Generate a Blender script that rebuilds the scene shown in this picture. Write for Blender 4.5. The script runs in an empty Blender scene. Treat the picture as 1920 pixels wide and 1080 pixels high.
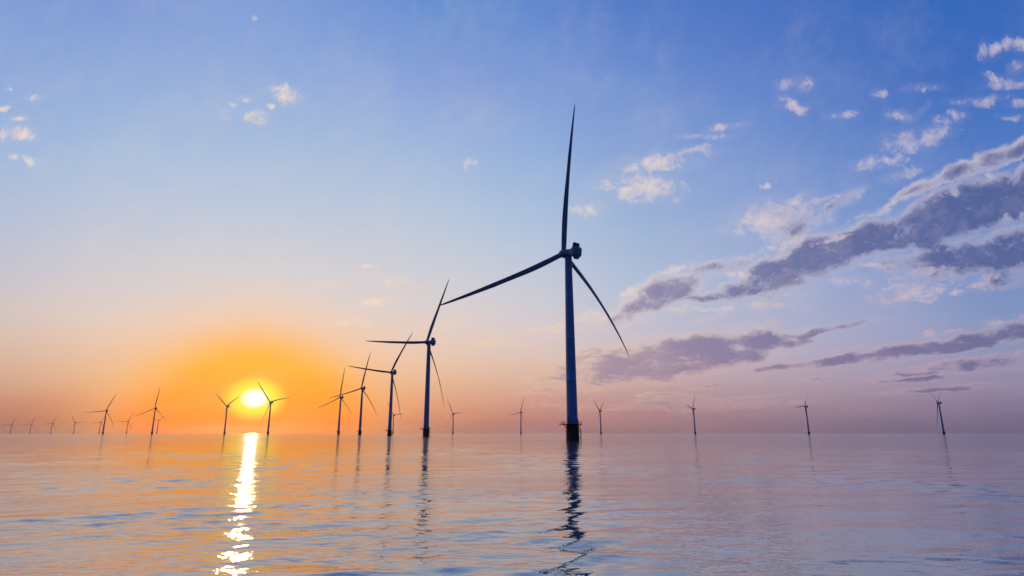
import bpy, math, random
import numpy as np
from math import sin, cos, pi, radians as R, atan2, asin, sqrt, log
from mathutils import Matrix, Vector

# ------------------------------------------------------------------ camera
sc = bpy.context.scene
col = sc.collection
F, HZ = 1112.0, 812.5                       # focal length and horizon row, in px of a 1920 wide frame
PITCH = math.atan((HZ - 540) / F)
CAM_H = 3.4
cd = bpy.data.cameras.new('camera')
cd.sensor_width = 36.0
cd.lens = F / 1920 * 36
cd.clip_start = 0.3
cd.clip_end = 200000
cam = bpy.data.objects.new('camera', cd)
col.objects.link(cam)
cam.location = (0, 0, CAM_H)
cam.rotation_euler = (pi / 2 + PITCH, 0, 0)
sc.camera = cam
sc.view_settings.view_transform = 'Standard'
sc.view_settings.look = 'None'
sc.view_settings.exposure = 0
sc.view_settings.gamma = 1
sc.cycles.max_bounces = 6
sc.cycles.caustics_reflective = False


def ray(x, y):                               # world direction of a compass/elevation reading taken off the photograph
    u = (540 - y) / F
    c, s = cos(PITCH), sin(PITCH)
    return Vector(((x - 960) / F, c - u * s, s + u * c))


def lin(c):
    return tuple(((v / 255) / 12.92 if v / 255 <= 0.04045 else ((v / 255 + 0.055) / 1.055) ** 2.4) for v in c)


SUN_DIR = ray(478, 747).normalized()
SUN_AZ = atan2(SUN_DIR.x, SUN_DIR.y)
SUN_EL = asin(SUN_DIR.z)

# ------------------------------------------------------------------ sun lamp
sl = bpy.data.lights.new('sun', 'SUN')
sl.energy = 0.17
sl.angle = R(0.53)
sl.color = (1.0, 0.55, 0.20)
so = bpy.data.objects.new('sun', sl)
col.objects.link(so)
so.rotation_euler = SUN_DIR.to_track_quat('Z', 'Y').to_euler()

# ------------------------------------------------------------------ sky
world = bpy.data.worlds.new('World')
sc.world = world
world.use_nodes = True
NT = world.node_tree
NT.nodes.clear()


class G:
    """small helper for writing node maths"""
    def __init__(s, nt):
        s.nt = nt

    def n(s, t, **kw):
        nd = s.nt.nodes.new(t)
        for k, v in kw.items():
            setattr(nd, k, v)
        return nd

    def put(s, sock, v):
        if isinstance(v, bpy.types.NodeSocket):
            s.nt.links.new(v, sock)
        elif v is not None:
            sock.default_value = v

    def m(s, op, a, b=None, c=None, clamp=False):
        nd = s.n('ShaderNodeMath', operation=op, use_clamp=clamp)
        s.put(nd.inputs[0], a)
        s.put(nd.inputs[1], b)
        s.put(nd.inputs[2], c)
        return nd.outputs[0]

    def v(s, op, a, b=None, scale=None):
        nd = s.n('ShaderNodeVectorMath', operation=op)
        s.put(nd.inputs[0], a)
        s.put(nd.inputs[1], b)
        if scale is not None:
            s.put(nd.inputs['Scale'], scale)
        return nd.outputs['Value'] if op in ('LENGTH', 'DOT_PRODUCT', 'DISTANCE') else nd.outputs['Vector']

    def sep(s, a):
        nd = s.n('ShaderNodeSeparateXYZ')
        s.put(nd.inputs[0], a)
        return nd.outputs

    def com(s, x, y, z):
        nd = s.n('ShaderNodeCombineXYZ')
        for i, q in enumerate((x, y, z)):
            s.put(nd.inputs[i], q)
        return nd.outputs[0]

    def map(s, x, a, b, c=0.0, d=1.0, kind='SMOOTHSTEP'):
        nd = s.n('ShaderNodeMapRange', interpolation_type=kind)
        nd.clamp = True
        for i, q in enumerate((x, a, b, c, d)):
            s.put(nd.inputs[i], q)
        return nd.outputs[0]

    def mix(s, f, a, b):
        nd = s.n('ShaderNodeMix', data_type='RGBA')
        s.put(nd.inputs[0], f)
        s.put(nd.inputs[6], a if isinstance(a, bpy.types.NodeSocket) else (*a, 1))
        s.put(nd.inputs[7], b if isinstance(b, bpy.types.NodeSocket) else (*b, 1))
        return nd.outputs[2]

    def noise(s, vec, scale, detail=4, rough=0.5, lac=2.0, dist=0.0, dim='3D', colour=False):
        nd = s.n('ShaderNodeTexNoise', noise_dimensions=dim)
        s.put(nd.inputs['Vector'], vec)
        nd.inputs['Scale'].default_value = scale
        nd.inputs['Detail'].default_value = detail
        nd.inputs['Roughness'].default_value = rough
        nd.inputs['Lacunarity'].default_value = lac
        nd.inputs['Distortion'].default_value = dist
        return nd.outputs['Color'] if colour else nd.outputs[0]


g = G(NT)
D = g.v('NORMALIZE', g.n('ShaderNodeTexCoord').outputs['Generated'])
dx, dy, dz = g.sep(D)
az = g.m('ARCTAN2', dx, dy)
el = g.m('ARCSINE', g.m('MAXIMUM', dz, 0.0))

# clear-sky colour: sampled by compass bearing (columns) and elevation (rows)
ROWS = [0, 150, 300, 420, 520, 600, 660, 720, 765, 795, 812]
COLS = [-100, 100, 300, 480, 660, 840, 1020, 1200, 1440, 1680, 1920]
SKY = {
    -100: [(112, 146, 212), (138, 168, 222), (160, 186, 224), (180, 192, 218), (196, 194, 208), (210, 194, 192), (210, 180, 166), (198, 156, 140), (183, 127, 115), (166, 112, 105), (158, 110, 104)],
    100: [(124, 154, 216), (146, 174, 222), (168, 192, 224), (190, 198, 218), (208, 202, 210), (222, 202, 192), (224, 190, 166), (216, 166, 138), (203, 135, 111), (182, 118, 101), (168, 114, 100)],
    300: [(130, 158, 218), (152, 178, 222), (175, 196, 224), (196, 204, 220), (214, 208, 210), (230, 208, 196), (238, 202, 170), (240, 190, 140), (235, 155, 101), (220, 126, 85), (206, 120, 82)],
    480: [(128, 158, 218), (150, 178, 223), (176, 196, 224), (198, 205, 221), (216, 210, 211), (236, 211, 192), (244, 204, 160), (246, 190, 110), (251, 159, 77), (248, 140, 67), (234, 132, 68)],
    660: [(116, 150, 216), (142, 170, 222), (172, 194, 225), (194, 204, 222), (212, 208, 213), (228, 208, 200), (238, 202, 174), (238, 186, 140), (235, 155, 105), (220, 130, 93), (206, 124, 92)],
    840: [(98, 144, 211), (138, 163, 219), (166, 189, 225), (188, 203, 223), (207, 208, 216), (224, 209, 206), (232, 202, 182), (228, 182, 150), (217, 151, 123), (198, 130, 113), (186, 126, 112)],
    1020: [(91, 134, 209), (127, 157, 217), (149, 179, 223), (175, 196, 224), (196, 203, 220), (214, 205, 212), (224, 200, 192), (216, 176, 158), (201, 145, 135), (184, 126, 127), (172, 122, 124)],
    1200: [(82, 123, 201), (112, 145, 211), (138, 167, 217), (160, 183, 219), (177, 192, 218), (194, 194, 214), (206, 192, 200), (198, 168, 168), (183, 139, 143), (168, 124, 133), (158, 120, 130)],
    1440: [(68, 111, 193), (97, 131, 205), (123, 154, 213), (146, 167, 214), (164, 177, 212), (177, 182, 209), (188, 178, 198), (182, 160, 172), (163, 135, 150), (151, 122, 140), (145, 119, 137)],
    1680: [(54, 106, 188), (75, 116, 192), (97, 134, 203), (120, 150, 206), (141, 160, 206), (157, 166, 204), (166, 162, 192), (166, 150, 172), (149, 127, 150), (131, 114, 140), (123, 109, 137)],
    1920: [(46, 103, 190), (56, 106, 192), (72, 118, 196), (90, 129, 196), (110, 138, 194), (128, 149, 192), (142, 148, 184), (148, 138, 168), (133, 119, 150), (121, 108, 138), (115, 105, 137)],
}
ELS = [0, 1.0, 2.2, 3.6, 5.2, 7.0, 9.0, 11.5, 14.5, 18, 22, 27, 33, 39, 50, 70, 90]
ZEN = (27, 73, 162)


def sky_sample(azd, eld):
    d = Vector((sin(azd) * cos(eld), cos(azd) * cos(eld), sin(eld)))
    c, s = cos(PITCH), sin(PITCH)
    dep = max(d.y * c + d.z * s, 0.05)
    x = 960 + F * d.x / dep
    y = 540 - F * (d.z * c - d.y * s) / dep
    x = min(max(x, -100), 1920)
    y = min(max(y, 0), 812)
    i = max(k for k in range(len(COLS) - 1) if COLS[k] <= x)
    j = max(k for k in range(len(ROWS) - 1) if ROWS[k] <= y)
    fx = (x - COLS[i]) / (COLS[i + 1] - COLS[i])
    fy = (y - ROWS[j]) / (ROWS[j + 1] - ROWS[j])
    P = [SKY[COLS[i]][j], SKY[COLS[i + 1]][j], SKY[COLS[i]][j + 1], SKY[COLS[i + 1]][j + 1]]
    return tuple((P[0][k] * (1 - fx) + P[1][k] * fx) * (1 - fy) + (P[2][k] * (1 - fx) + P[3][k] * fx) * fy for k in range(3))


def ramp_for(stops):
    nd = g.n('ShaderNodeValToRGB')
    cr = nd.color_ramp
    cr.interpolation = 'LINEAR'
    e = cr.elements
    for i, (p, cc) in enumerate(stops):
        q = e[i] if i < 2 else e.new(p)
        q.position = p
        q.color = (*cc, 1)
    return nd


tpos = g.m('SQRT', g.m('DIVIDE', el, pi / 2))
BACK = [(0, (48, 60, 102)), (4, (50, 66, 114)), (10, (40, 64, 126)), (25, (24, 58, 132)), (50, (18, 54, 134)), (90, ZEN)]


def column(azd):
    st = []
    for e in ELS:
        if azd is None:
            k = max(i for i in range(len(BACK) - 1) if BACK[i][0] <= e)
            f = (e - BACK[k][0]) / (BACK[k + 1][0] - BACK[k][0])
            cc = tuple(BACK[k][1][i] * (1 - f) + BACK[k + 1][1][i] * f for i in range(3))
        elif e <= 39:
            cc = sky_sample(azd, R(e))
        else:
            a = sky_sample(azd, R(39))
            f = (e - 39) / 51
            f = f * (2 - f)
            cc = tuple(a[i] * (1 - f) + ZEN[i] * f for i in range(3))
        st.append((sqrt(e / 90), lin(cc)))
    nd = ramp_for(st)
    g.put(nd.inputs[0], tpos)
    return nd.outputs[0]


azs = []
for x in COLS:
    r = ray(x, HZ)
    azs.append(atan2(r.x, r.y))
sky = column(azs[0])
prev = azs[0]
for a in azs[1:]:
    sky = g.mix(g.map(az, prev, a, kind='LINEAR'), sky, column(a))
    prev = a
backc = column(None)
sky = g.mix(g.map(az, azs[-1], R(95)), sky, backc)
sky = g.mix(g.map(az, azs[0], -R(105)), sky, backc)

# physically based share of the sky light
nish = g.n('ShaderNodeTexSky', sky_type='NISHITA')
nish.sun_disc = False
nish.sun_elevation = SUN_EL
nish.sun_rotation = SUN_AZ
nish.dust_density = 1.5

# aureole round the low sun
daz = g.m('SUBTRACT', az, SUN_AZ)
r1 = g.m('SQRT', g.m('ADD', g.m('POWER', g.m('MULTIPLY', daz, 0.83), 2), g.m('POWER', g.m('SUBTRACT', el, R(0.2)), 2)))
r1 = g.m('ADD', r1, g.m('MULTIPLY', g.m('SUBTRACT', g.noise(D, 9, 2), 0.5), 0.012))
glow_c = g.mix(g.map(el, R(0.3), R(6.0), kind='LINEAR'), lin((255, 118, 22)), lin((248, 174, 34)))
sky = g.mix(g.m('MULTIPLY', g.map(r1, R(13.5), R(7.5)), 0.35), sky, lin((248, 178, 110)))
sky = g.mix(g.m('MULTIPLY', g.map(r1, R(10.3), R(5.6)), 0.93), sky, glow_c)

# ---- clouds (drawn in a gnomonic chart of the northern sky so that streets stay straight)
K = 1112.0
ysafe = g.m('MAXIMUM', dy, 0.08)
PU = g.m('MULTIPLY', g.m('DIVIDE', dx, ysafe), K)
PV = g.m('MULTIPLY', g.m('DIVIDE', dz, ysafe), K)
P0 = g.com(PU, PV, 0)


def chart(x, y):
    r = ray(x, y)
    return r.x / r.y * K, r.z / r.y * K


def chart_ellipse(x, y, rx, ry, ang):
    a = R(ang)
    c0 = chart(x, y)
    c1 = chart(x + rx * cos(a), y - rx * sin(a))
    c2 = chart(x - ry * sin(a), y - ry * cos(a))
    e1 = (c1[0] - c0[0], c1[1] - c0[1])
    e2 = (c2[0] - c0[0], c2[1] - c0[1])
    th = atan2(e1[1], e1[0])
    L1 = math.hypot(*e1)
    nrm = (-sin(th), cos(th))
    L2 = abs(e2[0] * nrm[0] + e2[1] * nrm[1])
    return c0, L1, L2, th


# noise domain: flatter towards the horizon, slightly sheared along the streets
lv = g.m('LOGARITHM', g.m('ADD', g.m('DIVIDE', PV, K), 0.13), math.e)
NU = g.m('DIVIDE', PU, K)
ND = g.com(NU, g.m('SUBTRACT', g.m('MULTIPLY', lv, 0.62), g.m('MULTIPLY', NU, 0.22)), 0.37)
n1 = g.noise(ND, 17, 9, 0.70, 2.1, 0.35)
off = g.v('ADD', ND, (-0.010, 0.006, 0.0))
ns = g.noise(g.v('ADD', ND, (3.1, 1.7, 0)), 32, 7, 0.66, 2.1, 0.5)
nl = g.noise(ND, 6.0, 3, 0.55, 2.0, 0.2)
n2 = g.noise(off, 17, 2.5, 0.55, 2.1, 0.3)
n3 = g.noise(ND, 17, 2.5, 0.55, 2.1, 0.3)
wcol = g.noise(ND, 6.5, 4, 0.6, colour=True)
wv = g.v('SCALE', g.v('SUBTRACT', wcol, (0.5, 0.5, 0.5)), scale=1.0)
wx, wy, wz = g.sep(wv)
PW = g.com(g.m('MULTIPLY_ADD', wx, 120.0, PU), g.m('MULTIPLY_ADD', wy, 54.0, PV), 0)
wc2 = g.noise(ND, 24, 3, 0.6, colour=True)
P2 = g.v('ADD', P0, g.v('MULTIPLY', g.v('SUBTRACT', wc2, (0.5, 0.5, 0.5)), (56.0, 34.0, 0)))

# x, y, rx, ry, angle, weight, dark
CL = [
    # long dark street
    (1905, 362, 110, 42, 18, 1.25, 1), (1835, 380, 120, 44, 20, 1.25, 1), (1757, 416, 120, 37, 16, 1.25, 1), (1642, 446, 120, 36, 16, 1.25, 1), (1545, 476, 110, 38, 17, 1.25, 1),
    (1462, 514, 90, 36, 20, 1.2, 1), (1392, 538, 80, 24, 16, 1.15, 1), (1225, 556, 84, 30, 24, 1.1, .85), (1160, 588, 60, 18, 22, .9, .6), (1344, 497, 80, 13, 10, .9, .7), (1312, 560, 80, 11, 6, .9, .7), (1500, 540, 30, 12, 20, .8, .8),
    # broken bright fringe
    (1560, 447, 46, 7, 20, .95, 0), (1480, 470, 30, 8, 25, .9, 0), (1640, 402, 30, 5, 18, .85, 0), (1385, 515, 40, 9, -20, 1.1, 0), (1275, 500, 30, 7, 18, .9, 0), (1190, 546, 24, 10, 25, .95, 0),
    (1120, 596, 40, 10, 12, .85, 0), (1791, 357, 12, 9, 15, 1.1, 0), (1765, 363, 26, 6, 10, .85, 0), (1850, 330, 24, 7, 25, .85, 0), (1905, 403, 34, 9, 16, .9, .1), (1290, 578, 50, 7, 0, .8, 0), (1440, 573, 60, 8, -3, .85, 0),
    (1350, 585, 40, 8, 20, .7, 0), (1440, 602, 26, 9, -35, .7, 0),
    # second dark mass and the lit wisps hanging under it
    (1900, 466, 120, 42, 6, 1.15, 1), (1810, 476, 120, 34, 8, 1.1, 1), (1720, 486, 80, 16, 8, .95, .8), (1880, 515, 50, 20, 10, .9, .8), (1850, 525, 30, 14, 20, .85, .5),
    (1740, 515, 60, 18, 4, .95, .15), (1710, 545, 60, 20, 10, .9, .1), (1690, 563, 44, 10, 8, .95, 0), (1660, 499, 50, 5, -4, .9, 0), (1795, 548, 16, 5, 10, .9, 0), (1600, 528, 36, 8, -2, .85, 0),
    # thin pale street on top
    (1712, 364, 80, 8, 24, 1.3, .26), (1785, 330, 110, 13, 26, 1.5, .45), (1880, 290, 100, 18, 26, 1.5, .55), (1800, 318, 110, 7, 28, 1.3, .26), (1890, 278, 70, 9, 28, 1.3, .26),
    # fluffy heap left of the street
    (1440, 412, 46, 30, 20, 1.25, 0), (1470, 390, 44, 12, 26, 1.1, 0), (1505, 416, 66, 27, 26, 1.1, .5), (1570, 382, 60, 12, 28, .9, .5), (1385, 431, 26, 7, 10, .8, 0), (1475, 452, 50, 8, 22, .85, .1), (1540, 378, 40, 7, 20, .75, 0),
    # low purple streets
    (1212, 682, 170, 38, 6, 1.1, .85), (1330, 657, 130, 34, 8, 1.1, .85), (1110, 706, 130, 16, 4, .9, .6), (1420, 642, 90, 18, 10, 1.0, .85), (1500, 628, 80, 8, 11, 1.0, .9),
    (1600, 613, 70, 5, 9, .9, .9), (1470, 646, 60, 8, 8, .9, .9), (1215, 637, 44, 8, 3, .8, .3),
    (1470, 687, 70, 8, 5, .95, .9), (1585, 675, 100, 12, 7, 1.05, .95), (1700, 657, 110, 18, 9, 1.15, 1), (1815, 641, 100, 20, 10, 1.15, 1), (1905, 624, 70, 22, 10, 1.15, 1), (1885, 604, 44, 6, 6, .95, .1), (1760, 627, 40, 5, 12, .85, 0), (1600, 655, 34, 6, 12, .8, 0),
    (1802, 686, 90, 12, 6, 1.0, .6), (1880, 680, 70, 14, 8, 1.0, .7), (1700, 702, 60, 6, 2, .8, .6), (1700, 712, 90, 4, 1, .85, .8), (1757, 727, 110, 7, 3, .95, .8), (1400, 714, 80, 4, 7, .85, .8), (1720, 689, 50, 6, 8, .8, .1),
    (1330, 742, 170, 5, 0, .8, .5), (1250, 757, 220, 8, 0, .6, .7), (1040, 733, 90, 5, 3, .65, .5), (1560, 713, 60, 4, 2, .6, .7),
    # pale puffs
    (1205, 352, 66, 22, -3, .95, 0), (1232, 305, 64, 15, 5, .8, .15), (1325, 259, 34, 6, -3, .85, 0), (1310, 285, 40, 8, 5, .6, 0), (1360, 240, 30, 6, 10, .55, 0),
    (1700, 268, 34, 20, 15, .9, 0), (1750, 250, 42, 16, 35, .95, 0), (1655, 303, 44, 12, 5, .95, 0), (1700, 325, 30, 9, 20, .6, .2),
    (1798, 217, 16, 8, 0, .95, 0), (1690, 216, 26, 8, -8, .8, 0), (1735, 205, 16, 7, 40, .6, 0), (1488, 199, 24, 11, -25, .85, 0), (1505, 160, 14, 12, 0, .75, 0), (1475, 160, 18, 8, 10, .6, 0),
    (1580, 216, 22, 6, 0, .7, 0), (1650, 176, 10, 9, 45, .6, 0), (1730, 165, 24, 6, 0, .7, 0), (1855, 95, 18, 14, 30, .75, .1), (1905, 86, 26, 12, -10, 1.05, .1),
    (1910, 128, 16, 10, 20, .8, 0), (1892, 157, 30, 10, 4, 1.1, .1), (1868, 147, 22, 7, -12, .8, 0), (1850, 190, 34, 7, 10, .8, 0), (1905, 195, 16, 8, 5, .8, 0), (1800, 190, 22, 6, 0, .6, 0), (1895, 220, 22, 6, 0, .6, 0),
    (1432, 350, 7, 6, 0, 1.3, 0), (1660, 395, 40, 8, 12, .75, 0), (1895, 402, 30, 8, 20, .7, 0),
    (536, 178, 26, 15, -15, 1.05, 0), (482, 222, 19, 11, 0, 1.05, 0), (464, 185, 12, 6, -10, .95, 0), (506, 201, 7, 6, 0, .95, 0), (440, 196, 7, 6, -30, .8, 0), (419, 217, 11, 5, -25, .8, 0), (424, 206, 8, 4, 0, .7, 0),
    (4, 204, 10, 5, 0, 1.0, 0), (36, 221, 13, 4, 0, 1.0, 0), (8, 250, 14, 9, 30, .95, 0), (40, 250, 18, 9, -30, 1.05, 0), (24, 295, 10, 5, -30, .95, 0), (57, 301, 16, 8, -20, 1.0, 0), (17, 166, 6, 3, 0, .8, 0), (64, 184, 14, 5, 0, .6, 0),
    (735, 525, 34, 9, -3, .85, 0), (778, 538, 22, 6, 10, .8, 0), (685, 499, 12, 4, 0, .7, 0), (716, 566, 40, 7, 5, .95, .1), (622, 532, 22, 6, 0, .6, 0), (660, 602, 60, 9, 0, .62, 0), (805, 612, 50, 10, 0, .66, 0),
    (880, 303, 12, 10, 0, .7, 0), (476, 33, 6, 5, 0, .6, 0), (1105, 395, 30, 10, 0, .6, 0), (1040, 618, 46, 10, 4, .8, .2), (1090, 600, 50, 14, 12, .75, .1), (880, 640, 60, 8, 0, .55, 0),
]
Mall = None
Msm = None
Mdark = None
dep = None
cnt = 0
for (x, y, rx, ry, an, w, dk) in CL:
    c0, L1, L2, th = chart_ellipse(x, y, rx, ry, an)
    cnt += 1
    mp = g.n('ShaderNodeMapping', vector_type='TEXTURE')
    small = rx < 45 or dk < 0.25
    base = P2 if small else PW
    if dep is not None:                      # ties the masks into one chain, which keeps the shader's memory small
        if True:
            base = g.v('ADD', base, g.m('MULTIPLY', dep, 1e-6))
    g.put(mp.inputs['Vector'], base)
    mp.inputs['Location'].default_value = (c0[0], c0[1], 0)
    mp.inputs['Rotation'].default_value = (0, 0, th)
    ex = 1.4 if small else 1.25
    if dk >= 0.8:
        ry *= 1.0
    mp.inputs['Scale'].default_value = (L1 * ex, L2 * ex, 1)
    q = g.v('DOT_PRODUCT', mp.outputs[0], mp.outputs[0])
    if dk >= 0.8 and rx > 80:
        w *= 1.35
    val = g.m('MULTIPLY_ADD', q, -w, w)
    if small:
        Msm = val if Msm is None else g.m('MAXIMUM', Msm, val)
    else:
        Mall = val if Mall is None else g.m('MAXIMUM', Mall, val)
    if dk > 0:
        sh = g.v('ADD', mp.outputs[0], (-0.03, 0.09, 0))      # shade sits on the underside, light on the upper edge
        q3 = g.v('DOT_PRODUCT', sh, sh)
        dv = g.m('MULTIPLY_ADD', q3, -1.25, dk * 1.15)
        Mdark = dv if Mdark is None else g.m('MAXIMUM', Mdark, dv)
        dep = g.m('ADD', Mall, Mdark)
    else:
        dep = Msm if small else Mall
Mall = g.m('MINIMUM', g.m('MAXIMUM', Mall, -0.6), 1.25)
Mdark = g.m('MAXIMUM', Mdark, 0.0)
Msm = g.m('MAXIMUM', Msm, -0.8)
amp = g.map(Mdark, 0.0, 0.8, 4.2, 3.0, kind='LINEAR')
densb = g.m('SUBTRACT', g.m('MULTIPLY_ADD', g.m('SUBTRACT', n1, 0.5), amp, Mall), 0.42)
denss = g.m('SUBTRACT', g.m('MULTIPLY_ADD', g.m('SUBTRACT', ns, 0.5), 4.0, Msm), 0.44)
dens = g.m('MAXIMUM', densb, denss)
front = g.map(dy, 0.08, 0.2)
alpha = g.m('MAXIMUM', g.m('MULTIPLY', g.map(densb, -0.3, 0.7, kind='LINEAR'), 0.93), g.m('MULTIPLY', g.m('POWER', g.map(denss, -0.2, 0.95, kind='LINEAR'), 0.85), 0.9))
veil = g.map(g.m('MULTIPLY_ADD', g.m('SUBTRACT', g.m('ADD', nl, n1), 1.0), 1.5, g.m('MAXIMUM', Mall, g.m('MULTIPLY', Msm, 0.35))), -0.5, 0.9, 0.0, 0.24)
alpha = g.m('MULTIPLY', g.m('MAXIMUM', alpha, veil), front)
thick = g.map(dens, -0.05, 0.8)
relief = g.m('MULTIPLY_ADD', g.m('SUBTRACT', nl, 0.5), 1.6, g.m('MULTIPLY', g.m('SUBTRACT', n3, n2), 1.2))
shade = g.m('MULTIPLY_ADD', g.m('SUBTRACT', g.m('MULTIPLY_ADD', n1, 0.45, g.m('MULTIPLY', n3, 0.55)), 0.5), 2.2, g.m('MULTIPLY_ADD', g.m('SUBTRACT', nl, 0.5), 1.2, Mdark))
darkf = g.m('MULTIPLY', g.map(shade, -0.3, 0.9), g.m('MULTIPLY_ADD', thick, 0.65, 0.35))
darkf = g.m('MULTIPLY', darkf, g.map(denss, 0.0, 0.7, 1.0, 0.45))
darkf = g.m('SUBTRACT', darkf, g.m('MULTIPLY', relief, 0.5), clamp=True)
# colours follow bearing and height: warm close to the sun, lilac far from it
far = g.map(az, R(-5), R(42))
low = g.map(el, R(3), R(15))
litc = g.mix(far, lin((246, 226, 208)), lin((212, 200, 214)))
lowlit = g.mix(far, lin((240, 198, 160)), lin((192, 162, 180)))
litc = g.mix(low, lowlit, litc)
drk = g.mix(far, lin((156, 146, 180)), lin((84, 98, 152)))
lowdrk = g.mix(far, lin((172, 144, 164)), lin((116, 110, 152)))
drk = g.mix(low, lowdrk, drk)
cloudc = g.mix(darkf, litc, drk)
sky = g.mix(alpha, sky, cloudc)

# sun disc with its bright rim
sd = g.v('DISTANCE', D, tuple(SUN_DIR))
se = g.m('SQRT', g.m('ADD', g.m('POWER', g.m('MULTIPLY', daz, 0.9), 2), g.m('POWER', g.m('MULTIPLY', g.m('SUBTRACT', el, SUN_EL), 1.2), 2)))
halo = g.map(se, R(2.7), R(1.1))
sky = g.mix(g.m('MULTIPLY', halo, 0.93), sky, (0.86, 0.86, 0.07))
sky = g.mix(g.map(se, R(1.18), R(0.65)), sky, (1.08, 1.06, 0.85))
sky = g.mix(g.map(sd, R(0.5), R(0.25)), sky, (40.0, 34.0, 16.0))

bg1 = g.n('ShaderNodeBackground')
g.put(bg1.inputs[0], sky)
bg1.inputs[1].default_value = 0.96
bg2 = g.n('ShaderNodeBackground')
g.put(bg2.inputs[0], nish.outputs[0])
bg2.inputs[1].default_value = 0.004
ad = g.n('ShaderNodeAddShader')
NT.links.new(bg1.outputs[0], ad.inputs[0])
NT.links.new(bg2.outputs[0], ad.inputs[1])
wo = g.n('ShaderNodeOutputWorld')
NT.links.new(ad.outputs[0], wo.inputs[0])

# ------------------------------------------------------------------ helpers


def tag(o, label=None, cat=None, group=None, kind=None):
    if label:
        o['label'] = label
    if cat:
        o['category'] = cat
    if group:
        o['group'] = group
    if kind:
        o['kind'] = kind
    return o


class MB:
    def __init__(s):
        s.v, s.f = [], []

    def loft(s, rings, cap=True):
        n = len(rings[0])
        b = len(s.v)
        for r in rings:
            s.v += [tuple(p) for p in r]
        for i in range(len(rings) - 1):
            for j in range(n):
                k = (j + 1) % n
                s.f.append((b + i * n + j, b + i * n + k, b + (i + 1) * n + k, b + (i + 1) * n + j))
        if cap:
            s.f.append(tuple(b + j for j in reversed(range(n))))
            s.f.append(tuple(b + (len(rings) - 1) * n + j for j in range(n)))
        return s

    def lathe(s, prof, n=32, axis='Z', c=(0, 0, 0)):
        rings = []
        for (r, h) in prof:
            ring = []
            for j in range(n):
                a = 2 * pi * j / n
                x, y = r * cos(a), r * sin(a)
                if axis == 'Z':
                    p = (x, y, h)
                else:
                    p = (y, h, x)
                ring.append((p[0] + c[0], p[1] + c[1], p[2] + c[2]))
            rings.append(ring)
        return s.loft(rings)

    def tube(s, a, b, r, n=8, r2=None):
        a, b = Vector(a), Vector(b)
        q = (b - a).to_track_quat('Z', 'Y')
        r2 = r if r2 is None else r2
        R1 = [a + q @ Vector((r * cos(2 * pi * j / n), r * sin(2 * pi * j / n), 0)) for j in range(n)]
        R2 = [b + q @ Vector((r2 * cos(2 * pi * j / n), r2 * sin(2 * pi * j / n), 0)) for j in range(n)]
        return s.loft([R1, R2])

    def box(s, c, d, bev=0.0):
        x, y, z = d[0] / 2, d[1] / 2, d[2] / 2
        e = bev

        def rect(h, k):
            return [(c[0] + sx * (x - k) if False else c[0] + px, c[1] + py, c[2] + h) for px, py in
                    [(-x + k + e, -y + k), (x - k - e, -y + k), (x - k, -y + k + e), (x - k, y - k - e), (x - k - e, y - k), (-x + k + e, y - k), (-x + k, y - k - e), (-x + k, -y + k + e)]]
        if e > 0:
            return s.loft([rect(-z, e), rect(-z + e, 0), rect(z - e, 0), rect(z, e)])
        r = [(-x, -y), (x, -y), (x, y), (-x, y)]
        return s.loft([[(c[0] + p, c[1] + q, c[2] - z) for p, q in r], [(c[0] + p, c[1] + q, c[2] + z) for p, q in r]])

    def build(s, name, m, parent=None, smooth=True, angle=35):
        me = bpy.data.meshes.new(name)
        me.from_pydata(s.v, [], s.f)
        me.validate()
        if smooth:
            me.polygons.foreach_set('use_smooth', [True] * len(me.polygons))
            try:
                me.set_sharp_from_angle(angle=R(angle))
            except Exception:
                pass
        me.materials.append(m)
        me.update()
        o = bpy.data.objects.new(name, me)
        col.objects.link(o)
        o.parent = parent
        return o


def paint(name, c, rough=0.45, dirt=0.25, scale=0.35, spec=0.5, metal=0.0, streak=True, bands=None):
    mt = bpy.data.materials.new(name)
    mt.use_nodes = True
    h = G(mt.node_tree)
    b = mt.node_tree.nodes['Principled BSDF']
    tc = h.n('ShaderNodeTexCoord').outputs['Object']
    v = h.v('MULTIPLY', tc, (1, 1, 0.12 if streak else 1))
    n = h.noise(v, scale * 3, 6, 0.6)
    n2_ = h.noise(tc, scale * 12, 4, 0.6)
    f = h.map(n, 0.42, 0.7)
    cc = h.mix(h.m('MULTIPLY', f, dirt), c, tuple(q * 0.55 for q in c))
    if bands:                                # growth and rust near the water line
        z = h.sep(tc)[2]
        zz = h.m('MULTIPLY_ADD', h.m('SUBTRACT', n2_, 0.5), 1.6, z)
        cc = h.mix(h.map(zz, bands[0], bands[1]), bands[2], cc)
    h.put(b.inputs['Base Color'], cc)
    h.put(b.inputs['Roughness'], h.map(n2_, 0.3, 0.7, rough - 0.08, rough + 0.12))
    b.inputs['Metallic'].default_value = metal
    b.inputs['Specular IOR Level'].default_value = spec
    return mt


M_tower = paint('tower_paint', (0.37, 0.47, 0.57), 0.40, 0.22)
M_blade = paint('blade_gelcoat', (0.34, 0.37, 0.40), 0.5, 0.15)
M_nac = paint('nacelle_paint', (0.34, 0.37, 0.40), 0.45, 0.3)
M_found = paint('foundation_paint', (0.22, 0.035, 0.012), 0.6, 0.5, 0.5, bands=(0.2, 1.3, (0.012, 0.014, 0.010)))
M_steel = paint('galvanised_steel', (0.20, 0.19, 0.19), 0.5, 0.4, 1.0, metal=0.4)
M_plat = paint('platform_paint', (0.10, 0.022, 0.012), 0.6, 0.4, 1.0)
M_dark = paint('cooler_grille', (0.05, 0.05, 0.055), 0.6, 0.3, 1.0)

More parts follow.
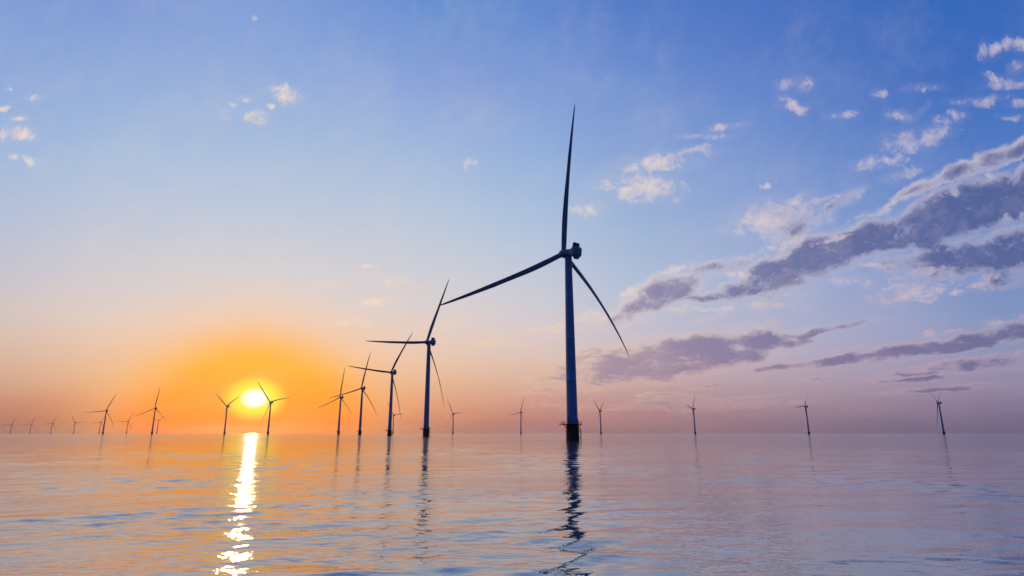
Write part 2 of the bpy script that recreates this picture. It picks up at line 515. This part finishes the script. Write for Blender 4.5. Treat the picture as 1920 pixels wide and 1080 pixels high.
# ------------------------------------------------------------------ sea
sea_m = bpy.data.materials.new('sea_water')
sea_m.use_nodes = True
nt = sea_m.node_tree
h = G(nt)
bs = nt.nodes['Principled BSDF']
pos = h.n('ShaderNodeNewGeometry').outputs['Position']


def ripple_height(dxo, dyo):
    """height (m) of the small ripples at the shading point shifted by a small step"""
    p = h.v('ADD', pos, (dxo, dyo, 0))
    b = h.n('ShaderNodeMapping', vector_type='POINT')
    h.put(b.inputs['Vector'], p)
    b.inputs['Rotation'].default_value = (0, 0, R(12))
    b.inputs['Scale'].default_value = (1.38, 2.75, 1)
    return h.noise(b.outputs[0], 1.0, 3.0, 0.5, dim='2D', dist=0.3)


EPS = 0.018
b0, b1, b2 = ripple_height(0, 0), ripple_height(EPS, 0), ripple_height(0, EPS)
calm = h.noise(h.v('MULTIPLY', pos, (0.019, 0.057, 1)), 1.0, 3, 0.5, dim='2D')
dist = h.m('LOGARITHM', h.m('MAXIMUM', h.v('LENGTH', pos), 1.0), 10.0)
fade = h.map(dist, 1.69, 2.67, 1.0, 0.0, kind='LINEAR')   # ripples far out are finer than a pixel and become gloss instead
amp_ = h.m('MULTIPLY', h.m('MULTIPLY', h.map(calm, 0.38, 0.62, 0.4, 1.3), fade), 0.031 / EPS)
sx = h.m('MULTIPLY', h.m('SUBTRACT', b1, b0), amp_)
sy = h.m('MULTIPLY', h.m('SUBTRACT', b2, b0), amp_)
gn = h.n('ShaderNodeNewGeometry').outputs['Normal']
nrm = h.v('NORMALIZE', h.v('SUBTRACT', gn, h.com(sx, sy, 0.0)))
h.put(bs.inputs['Normal'], nrm)
bs.inputs['Base Color'].default_value = (0.010, 0.016, 0.035, 1)
bs.inputs['IOR'].default_value = 3.0
bs.inputs['Specular IOR Level'].default_value = 0.5
streak = h.noise(h.v('MULTIPLY', pos, (0.0164, 0.0726, 1)), 1.0, 5, 0.6, dim='2D')
rmax = h.map(streak, 0.35, 0.65, 0.10, 0.165)
rf = h.map(dist, 1.72, 2.52, 0.0, 1.0, kind='LINEAR')
rgh = h.m('MULTIPLY_ADD', rf, h.m('SUBTRACT', rmax, 0.04), 0.04)
h.put(bs.inputs['Roughness'], rgh)
gl = h.n('ShaderNodeBsdfGlossy')             # added mirror layer, stronger than real water, to brighten the reflected sky
h.put(gl.inputs['Color'], (0.86, 0.84, 0.86, 1))
h.put(gl.inputs['Roughness'], rgh)
h.put(gl.inputs['Normal'], nrm)
mx = h.n('ShaderNodeMixShader')
mx.inputs[0].default_value = 0.34
nt.links.new(bs.outputs[0], mx.inputs[1])
nt.links.new(gl.outputs[0], mx.inputs[2])
nt.links.new(mx.outputs[0], nt.nodes['Material Output'].inputs['Surface'])

# one sheet: modelled waves within a few hundred metres, flat farther out to the horizon
rr = [0.8, 3.7, 8.4, 11.5]
while rr[-1] < 262:
    rr.append(rr[-1] + max(0.057, rr[-1] * 0.0040))
rr += [270, 285, 310, 350, 420, 520,  640, 750, 1000, 1500, 2500, 5000, 10000, 16000, 23500]
aa = list(np.linspace(-R(54), R(54), 760)) + list(np.linspace(R(54), R(306), 72)[1:-1])
rr, aa = np.array(rr), np.array(aa)
RG, AG = np.meshgrid(rr, aa, indexing='ij')
X, Y = RG * np.sin(AG), RG * np.cos(AG)
Z = np.zeros_like(X)
rs = np.random.RandomState(11)
lo = np.zeros_like(X)
for k in range(9):                           # slow gust pattern
    th_ = rs.uniform(-1.4, 1.4)
    kk = 2 * pi / rs.uniform(15, 44)
    lo += np.sin(kk * (np.cos(th_) * Y + np.sin(th_) * X) + rs.uniform(0, 6.28))
gust = np.clip(0.95 + 0.24 * lo, 0.3, 1.9)
NW = 96
for k in range(NW):
    lam = 0.52 * (6.8 / 0.52) ** ((k + rs.rand()) / NW)
    th_ = rs.normal(0, 0.42) - 0.28
    kk = 2 * pi / lam
    sig = 0.0044 * (1.15 if lam < 3.4 else 0.8)
    A_ = sig * 1.414 / kk
    step = np.maximum(0.057, RG * 0.0040)
    keep = np.clip((lam / step - 2.6) / 2.0, 0, 1)
    ph_ = kk * (np.cos(th_) * Y + np.sin(th_) * X) + rs.uniform(0, 6.28)
    ph_ += 0.5 * np.sin(X * 0.085 + rs.uniform(0, 6.28)) + 0.5 * np.sin(Y * 0.054 + rs.uniform(0, 6.28))
    Z += keep * A_ * np.sin(ph_) * (gust if lam < 4.2 else 1.0)
edge = np.clip((270 - RG) / 145, 0, 1) * np.clip((R(58) - np.abs(np.where(AG > pi, AG - 2 * pi, AG))) / R(4), 0, 1) * np.clip((RG - 4) / 5, 0, 1)
Z *= edge
nr_, na_ = X.shape
co = np.stack([X, Y, Z], -1).reshape(-1, 3).astype(np.float32)
ii, jj = np.meshgrid(np.arange(nr_ - 1), np.arange(na_), indexing='ij')
j2 = (jj + 1) % na_
quads = np.stack([ii * na_ + jj, ii * na_ + j2, (ii + 1) * na_ + j2, (ii + 1) * na_ + jj], -1).reshape(-1, 4)[:, ::-1].astype(np.int32)
me = bpy.data.meshes.new('sea')
me.vertices.add(len(co))
me.vertices.foreach_set('co', co.ravel())
me.loops.add(quads.size)
me.loops.foreach_set('vertex_index', np.ascontiguousarray(quads).ravel())
me.polygons.add(len(quads))
me.polygons.foreach_set('loop_start', np.arange(0, quads.size, 4, dtype=np.int32))
me.polygons.foreach_set('loop_total', np.full(len(quads), 4, dtype=np.int32))
me.polygons.foreach_set('use_smooth', np.ones(len(quads), dtype=bool))
me.update(calc_edges=True)
me.materials.append(sea_m)
sea = bpy.data.objects.new('sea', me)
col.objects.link(sea)
tag(sea, kind='structure')
print('sea normal z', me.polygons[0].normal.z, len(co))

# ------------------------------------------------------------------ wind turbine
HUB, OH = 97.8, 3.2
PLAT = 7.7


def blade_mb(L, cone, bow, pitch, n=18):
    B = MB()
    st = [0.018, 0.03, 0.05, 0.08, 0.12, 0.17, 0.22, 0.28, 0.35, 0.43, 0.52, 0.61, 0.70, 0.78, 0.85, 0.91, 0.955, 0.985, 1.0]
    ch = [2.7, 2.7, 2.8, 3.0, 3.1, 3.3, 3.35, 3.2, 3.0, 2.7, 2.4, 2.35, 2.0, 1.7, 1.4, 1.1, 0.85, 0.5, 0.12]
    tk = [1.0, 1.0, 0.95, 0.85, 0.72, 0.60, 0.52, 0.45, 0.38, 0.25, 0.23, 0.21, 0.20, 0.19, 0.18, 0.18, 0.18, 0.18, 0.2]
    tw = [14, 14, 14, 14, 13.5, 12.5, 11, 9, 7.5, 6, 4.5, 3.5, 2.5, 1.5, 1, 0.5, 0, 0, 0]
    rings = []
    for t, c, k, w in zip(st, ch, tk, tw):
        ox = bow * (t * t - t)
        oy = cone * t * t
        rg = []
        cir = max(0.0, min(1.0, (k - 0.4) / 0.6))
        for j in range(n):
            a = 2 * pi * j / n
            x = cos(a)
            y = sin(a) * k * (cir + (1 - cir) * (0.62 + 0.38 * x))
            X, Y = x * c / 2 - (1 - cir) * 0.18 * c, y * c / 2
            ca, sa_ = cos(R(-w - pitch)), sin(R(-w - pitch))
            rg.append((ox + X * ca - Y * sa_, oy + X * sa_ + Y * ca, t * L))
        rings.append(rg)
    return B.loft(rings)


def make_turbine(L, cone, tilt, bow, hero):
    root = bpy.data.objects.new('wind_turbine', None)
    col.objects.link(root)
    seg = 48 if hero else 24
    # foundation
    fb = MB().lathe([(3.15, -8), (3.15, 1.2), (3.3, 1.25), (3.3, 1.7), (3.15, 1.75), (3.15, 4.9), (3.27, 4.95), (3.27, 5.3), (3.15, 5.35), (3.1, PLAT - 0.5), (3.45, PLAT - 0.3), (3.45, PLAT - 0.05)], seg)
    for k in range(6):
        a = pi / 3 * k + 0.4
        for z in (0.6, 2.6, 4.2, 6.3):
            fb.box((3.3 * cos(a), 3.3 * sin(a), z), (0.4, 0.4, 0.45), 0.05)
    fo = fb.build('foundation', M_found, root)
    bl = MB()
    for sx_ in (-0.9, 0.9):
        bl.tube((sx_, -4.5, -3), (sx_, -4.5, 5.4), 0.22, 10)
        bl.tube((sx_, -4.5, 5.4), (sx_, -3.1, 6.3), 0.2, 8)
        for z in (1.2, 4.6):
            bl.tube((sx_, -4.5, z), (sx_ * 0.8, -3.0, z), 0.14, 8)
    bl.build('boat_landing', M_found, fo)
    ld = MB()
    for sx_ in (-0.3, 0.3):
        ld.tube((sx_, -4.0, -1), (sx_, -4.0, PLAT + 1.1), 0.05, 6)
    zz = 0.0
    while zz < PLAT + 1:
        ld.tube((-0.3, -4.0, zz), (0.3, -4.0, zz), 0.03, 5)
        zz += 0.45
    for z in (2.0, 6.3):
        ld.tube((0, -4.0, z), (0, -3.0, z), 0.06, 6)
    ld.build('ladder', M_steel, fo)
    # platform: round deck plus a lay-down area
    pf = MB().lathe([(2.9, PLAT - 0.05), (4.9, PLAT - 0.05), (4.95, PLAT + 0.03), (4.95, PLAT + 0.2), (4.85, PLAT + 0.22), (2.9, PLAT + 0.22)], seg)
    pf.box((-6.3, 0, PLAT + 0.083), (3.9, 3.6, 0.4), 0.04)
    for k in range(8):
        a = 2 * pi * k / 8 + 0.2
        pf.tube((3.05 * cos(a), 3.05 * sin(a), PLAT - 1.7), (4.7 * cos(a), 4.7 * sin(a), PLAT - 0.08), 0.1, 6)
    pf.tube((-3.1, 0, PLAT - 2.3), (-7.6, 0, PLAT - 0.1), 0.12, 6)
    pfo = pf.build('platform', M_plat, root)
    rl = MB()
    pts = []
    for k in range(0, 33):
        a = pi + 0.42 + (2 * pi - 0.84) * k / 32
        pts.append((4.8 * cos(a), 4.8 * sin(a)))
    pts += [(-8.1, 1.7), (-8.1, 0), (-8.1, -1.7), pts[0]]
    for p, q in zip(pts[:-1], pts[1:]):
        for z in (0.55, 1.15):
            rl.tube((p[0], p[1], PLAT + 0.2 + z), (q[0], q[1], PLAT + 0.2 + z), 0.045, 5)
    for p in pts[::2]:
        rl.tube((p[0], p[1], PLAT + 0.15), (p[0], p[1], PLAT + 1.35), 0.05, 5)
    rl.build('railing', M_plat, pfo)
    cr = MB()
    cr.tube((-4.1, -1.2, PLAT + 0.15), (-4.1, -1.2, PLAT + 2.6), 0.22, 10)
    cr.tube((-4.1, -1.2, PLAT + 2.5), (-5.2, -1.5, PLAT + 3.9), 0.16, 8)
    cr.tube((-5.2, -1.5, PLAT + 3.9), (-6.9, -1.9, PLAT + 1.9), 0.12, 8)
    cr.box((-4.1, -1.2, PLAT + 2.6), (0.7, 0.7, 0.6), 0.08)
    cr.build('davit_crane', M_plat, pfo)
    # tower with flange rings
    prof = []
    z0, z1, rb, rt = PLAT - 0.04, 95.2, 2.85, 1.85
    for k in range(0, 25):
        z = z0 + (z1 - z0) * k / 24
        r = rb + (rt - rb) * (k / 24) ** 1.1
        if k in (6, 12, 18):
            prof += [(r, z - 0.09), (r + 0.035, z - 0.07), (r + 0.035, z + 0.07), (r, z + 0.09)]
        else:
            prof.append((r, z))
    tw = MB().lathe(prof, seg).build('tower', M_tower, root, angle=60)
    dr = MB().box((0.9, -2.78, PLAT + 1.55), (1.1, 0.3, 2.4), 0.08)
    dr.build('door', M_nac, tw)
    # nacelle, built level and then tipped with the rotor axis
    tm = Matrix.Translation((0, OH, HUB)) @ Matrix.Rotation(R(tilt), 4, 'X')
    nb = MB()

    def sec(y, w, hh, zc, b):
        x, z = w / 2, hh / 2
        pt = []
        for sx_, sz in ((1, 1), (-1, 1), (-1, -1), (1, -1)):
            for k in range(5):
                a0_ = {(1, 1): 0, (-1, 1): 90, (-1, -1): 180, (1, -1): 270}[(sx_, sz)] + 22.5 * k
                pt.append((sx_ * (x - b) + b * cos(R(a0_)), y, zc + sz * (z - b) + b * sin(R(a0_))))
        return pt
    nb.loft([sec(-1.7, 3.6, 3.6, 0, 1.79), sec(-2.0, 4.2, 4.2, 0, 2.0), sec(-3.4, 4.3, 4.2, 0, 1.9), sec(-3.7, 3.9, 3.9, 0.02, 1.3), sec(-5.9, 3.9, 4.0, 0.05, 1.1),
             sec(-6.6, 4.5, 4.6, 0.12, 1.0), sec(-7.4, 5.3, 5.3, 0.2, 0.9), sec(-9.9, 5.3, 5.3, 0.2, 0.9), sec(-10.5, 4.6, 4.6, 0.2, 0.9), sec(-10.7, 3.6, 3.8, 0.2, 0.9)])
    nc = nb.build('nacelle', M_nac, root)
    nc.matrix_basis = tm
    MB().box((0, -8.9, -2.95), (2.6, 2.6, 1.4), 0.35).build('service_hatch', M_nac, nc)
    cl = MB()
    cl.box((0, -8.2, 3.9), (4.0, 1.6, 2.3), 0.1)
    for k in range(7):
        cl.box((0, -9.06, 3.0 + k * 0.3), (3.7, 0.13, 0.09))
    cl.build('cooler', M_dark, nc)
    ms = MB()
    ms.tube((0.7, -9.6, 2.8), (0.7, -9.6, 5.6), 0.06, 6)
    ms.tube((0.3, -9.6, 5.5), (1.1, -9.6, 5.5), 0.04, 6)
    ms.tube((-1.2, -7.2, 2.6), (-1.2, -7.2, 4.0), 0.06, 6)
    for k in range(5):
        ms.tube((2.1, -9.9 + k * 0.6, 2.7), (2.1, -9.9 + k * 0.6, 3.7), 0.04, 5)
        ms.tube((-2.1, -9.9 + k * 0.6, 2.7), (-2.1, -9.9 + k * 0.6, 3.7), 0.04, 5)
    for q in (2.1, -2.1):
        ms.tube((q, -9.9, 3.7), (q, -7.5, 3.7), 0.04, 5)
    ms.tube((0.7, -9.6, 2.95), (-1.2, -7.2, 2.95), 0.05, 5)
    ms.tube((-2.1, -9.6, 2.95), (2.1, -9.6, 2.95), 0.05, 5)
    ms.build('weather_mast', M_steel, nc)
    hb = MB().lathe([(1.4, -2.1), (2.15, -1.9), (2.3, -1.0), (2.3, 0.3), (2.1, 1.2), (1.6, 2.1), (0.95, 2.7), (0.3, 2.98), (0.02, 3.0)], seg, axis='Y')
    ho = hb.build('hub', M_nac, root)
    ho.matrix_basis = tm
    # edgewise bend: blades on the falling side sag more than those on the rising side
    meshes = []
    for k in range(3):
        q = blade_mb(L, cone, bow[k], 8 if hero else 20).build('blade', M_blade, root, angle=80)
        meshes.append(q.data)
    return root, (tm, meshes)


def set_phase(root, ph, spec):
    tm, meshes = spec
    k = 0
    for ch in root.children:
        if ch.name.split('.')[0] == 'blade':
            ch.matrix_basis = tm @ Matrix.Rotation(R(ph + 120 * k), 4, 'Y')
            sn = sin(R(ph + 120 * k))
            ch.data = meshes[2 if sn > 0.5 else 0 if sn < -0.5 else 1]
            k += 1
        elif ch.name.split('.')[0] == 'hub':
            ch.matrix_basis = tm


def copy_tree(o, parent=None):
    c = o.copy()
    col.objects.link(c)
    if parent:
        c.parent = parent
    for ch in o.children:
        copy_tree(ch, c)
    return c


GR = 'offshore wind turbines standing in the sea'
# x, y, rotor heading, rotor phase, label
TUR = [
    (-86.3, 625.3, -59, 23.5, 'second largest wind turbine, one tip crossing the left blade tip of the biggest one'),
    (-188.6, 947.9, -55, 32.0, 'third largest wind turbine, a tiny turbine half hidden behind its tower'),
    (-320.4, 1291.3, -57, 12.5, 'fourth of the big turbines shrinking leftward, upper blade nearly straight up'),
    (-458.1, 1617.8, -65, 6.0, 'fifth of the big turbines shrinking leftward, on the orange glow right edge'),
    (-627.6, 3225.9, -50, 85.5, 'tiny turbine peeking out from behind the third largest tower with one level blade'),
    (-289.8, 3009.6, -55, 86.5, 'small turbine with a V of raised blades just right of the second largest tower'),
    (43.0, 2810.6, -51, 19.5, 'small turbine alone on the horizon just left of the biggest tower'),
    (380.5, 2596.9, -63, 61.0, 'small turbine with Y shaped blades just right of the biggest tower'),
    (721.1, 2395.8, -59, 39.0, 'small turbine under the low purple clouds, short blade pointing up left'),
    (1059.3, 2174.0, -84, 92.0, 'turbine second from the right with one blade up and one level to the left'),
    (1360.0, 1919.1, -68, 61.5, 'rightmost turbine, two blades raised in a narrow V and one hanging by the tower'),
    (-1742.3, 2602.2, -65, 23.0, 'larger dark turbine left of the orange glow, one blade level and one up right'),
    (-1377.0, 2338.0, -71, 6.0, 'turbine on the left rim of the orange glow with an upright blade'),
    (-2673.2, 4595.7, -55, 55.5, 'tiny turbine standing close behind the one on the left rim of the glow'),
    (-3101.1, 4912.1, -55, 26.5, 'tiny turbine midway between the two larger turbines left of the sun glow'),
    (-3621.2, 5355.8, -55, 24.5, 'tiny turbine just left of the larger dark tower, rotor overlapping it'),
    (-3974.7, 5535.2, -55, 88.5, 'tiny turbine with one blade pointing up left, its neighbours have it up right'),
    (-4469.1, 5915.6, -55, 23.0, 'third tiny turbine counted from the left edge of the water'),
    (-4990.7, 6319.1, -55, 20.0, 'second tiny turbine counted from the left edge of the water'),
    (-5409.6, 6582.1, -55, 21.0, 'tiny turbine nearest the left edge of the water, leftmost of all'),
    (-1015.7, 2160.4, -80, 61.5, 'orange tinted turbine left of the sun with Y shaped blades'),
    (-750.3, 1881.2, -62, 77.5, 'orange tinted turbine just right of the sun, one blade across the glare'),
]
hero, tmh = make_turbine(90.0, 3.1, 6.5, (2.0, 7.0, 11.0), True)
hero.location = (30.2, 305.1, 0)
hero.rotation_euler = (0, 0, R(47))
set_phase(hero, 3.0, tmh)
tag(hero, 'biggest and nearest wind turbine, tall dark blue tower on a dark red base', 'wind turbine', GR)
proto, tmp_ = make_turbine(84.0, 5.6, 6.0, (1.5, 5.0, 8.0), False)
for i, (x, y, hd, ph, lb) in enumerate(TUR):
    o = proto if i == 0 else copy_tree(proto)
    o.location = (x + 2.3 * sin(R(hd)), y + 2.3 * cos(R(hd)), 0)
    o.rotation_euler = (0, 0, R(-hd))
    set_phase(o, ph, tmp_)
    tag(o, lb, 'wind turbine', GR)

FAR = [(-17864, 'faintest row of specks on the horizon, leftmost of them'), (-17738, 'second speck from the left in the faint row on the horizon'), (-17359, 'third speck from the left in the faint row on the horizon'),
       (-17261, 'fourth speck from the left in the faint row on the horizon'), (-17087, 'second speck from the right in the faint row on the horizon'), (-16950, 'rightmost speck of the faint row on the horizon')]
for i, (x, lb) in enumerate(FAR):
    if i == 0:
        q = bpy.data.objects.new('wind_turbine', None)
        col.objects.link(q)
        for ch in proto.children:
            n_ = ch.name.split('.')[0]
            if n_ in ('foundation', 'tower', 'nacelle', 'hub', 'blade'):
                c_ = ch.copy()
                col.objects.link(c_)
                c_.parent = q
        far0 = q
    else:
        q = copy_tree(far0)
    q.location = (x * 0.985, 22232 * 0.985 - 60 * i, 0)
    q.rotation_euler = (0, 0, R(56))
    set_phase(q, 20 + 37 * i, tmp_)
    tag(q, 'tiny ' + lb if i else 'tiny leftmost speck of the faint row on the horizon', 'wind turbine', GR)

# ------------------------------------------------------------------ sea air
hz = MB()
hz.box((-6000, 11500, 105), (42000, 25000, 212))
hm = bpy.data.materials.new('air')
hm.use_nodes = True
hm.node_tree.nodes.clear()
pv = hm.node_tree.nodes.new('ShaderNodeVolumePrincipled')
pv.inputs['Color'].default_value = (1.0, 0.88, 0.80, 1)
pv.inputs['Density'].default_value = 1.6e-5
pv.inputs['Anisotropy'].default_value = 0.86
oo = hm.node_tree.nodes.new('ShaderNodeOutputMaterial')
hm.node_tree.links.new(pv.outputs[0], oo.inputs['Volume'])
tag(hz.build('haze', hm, smooth=False), kind='stuff')
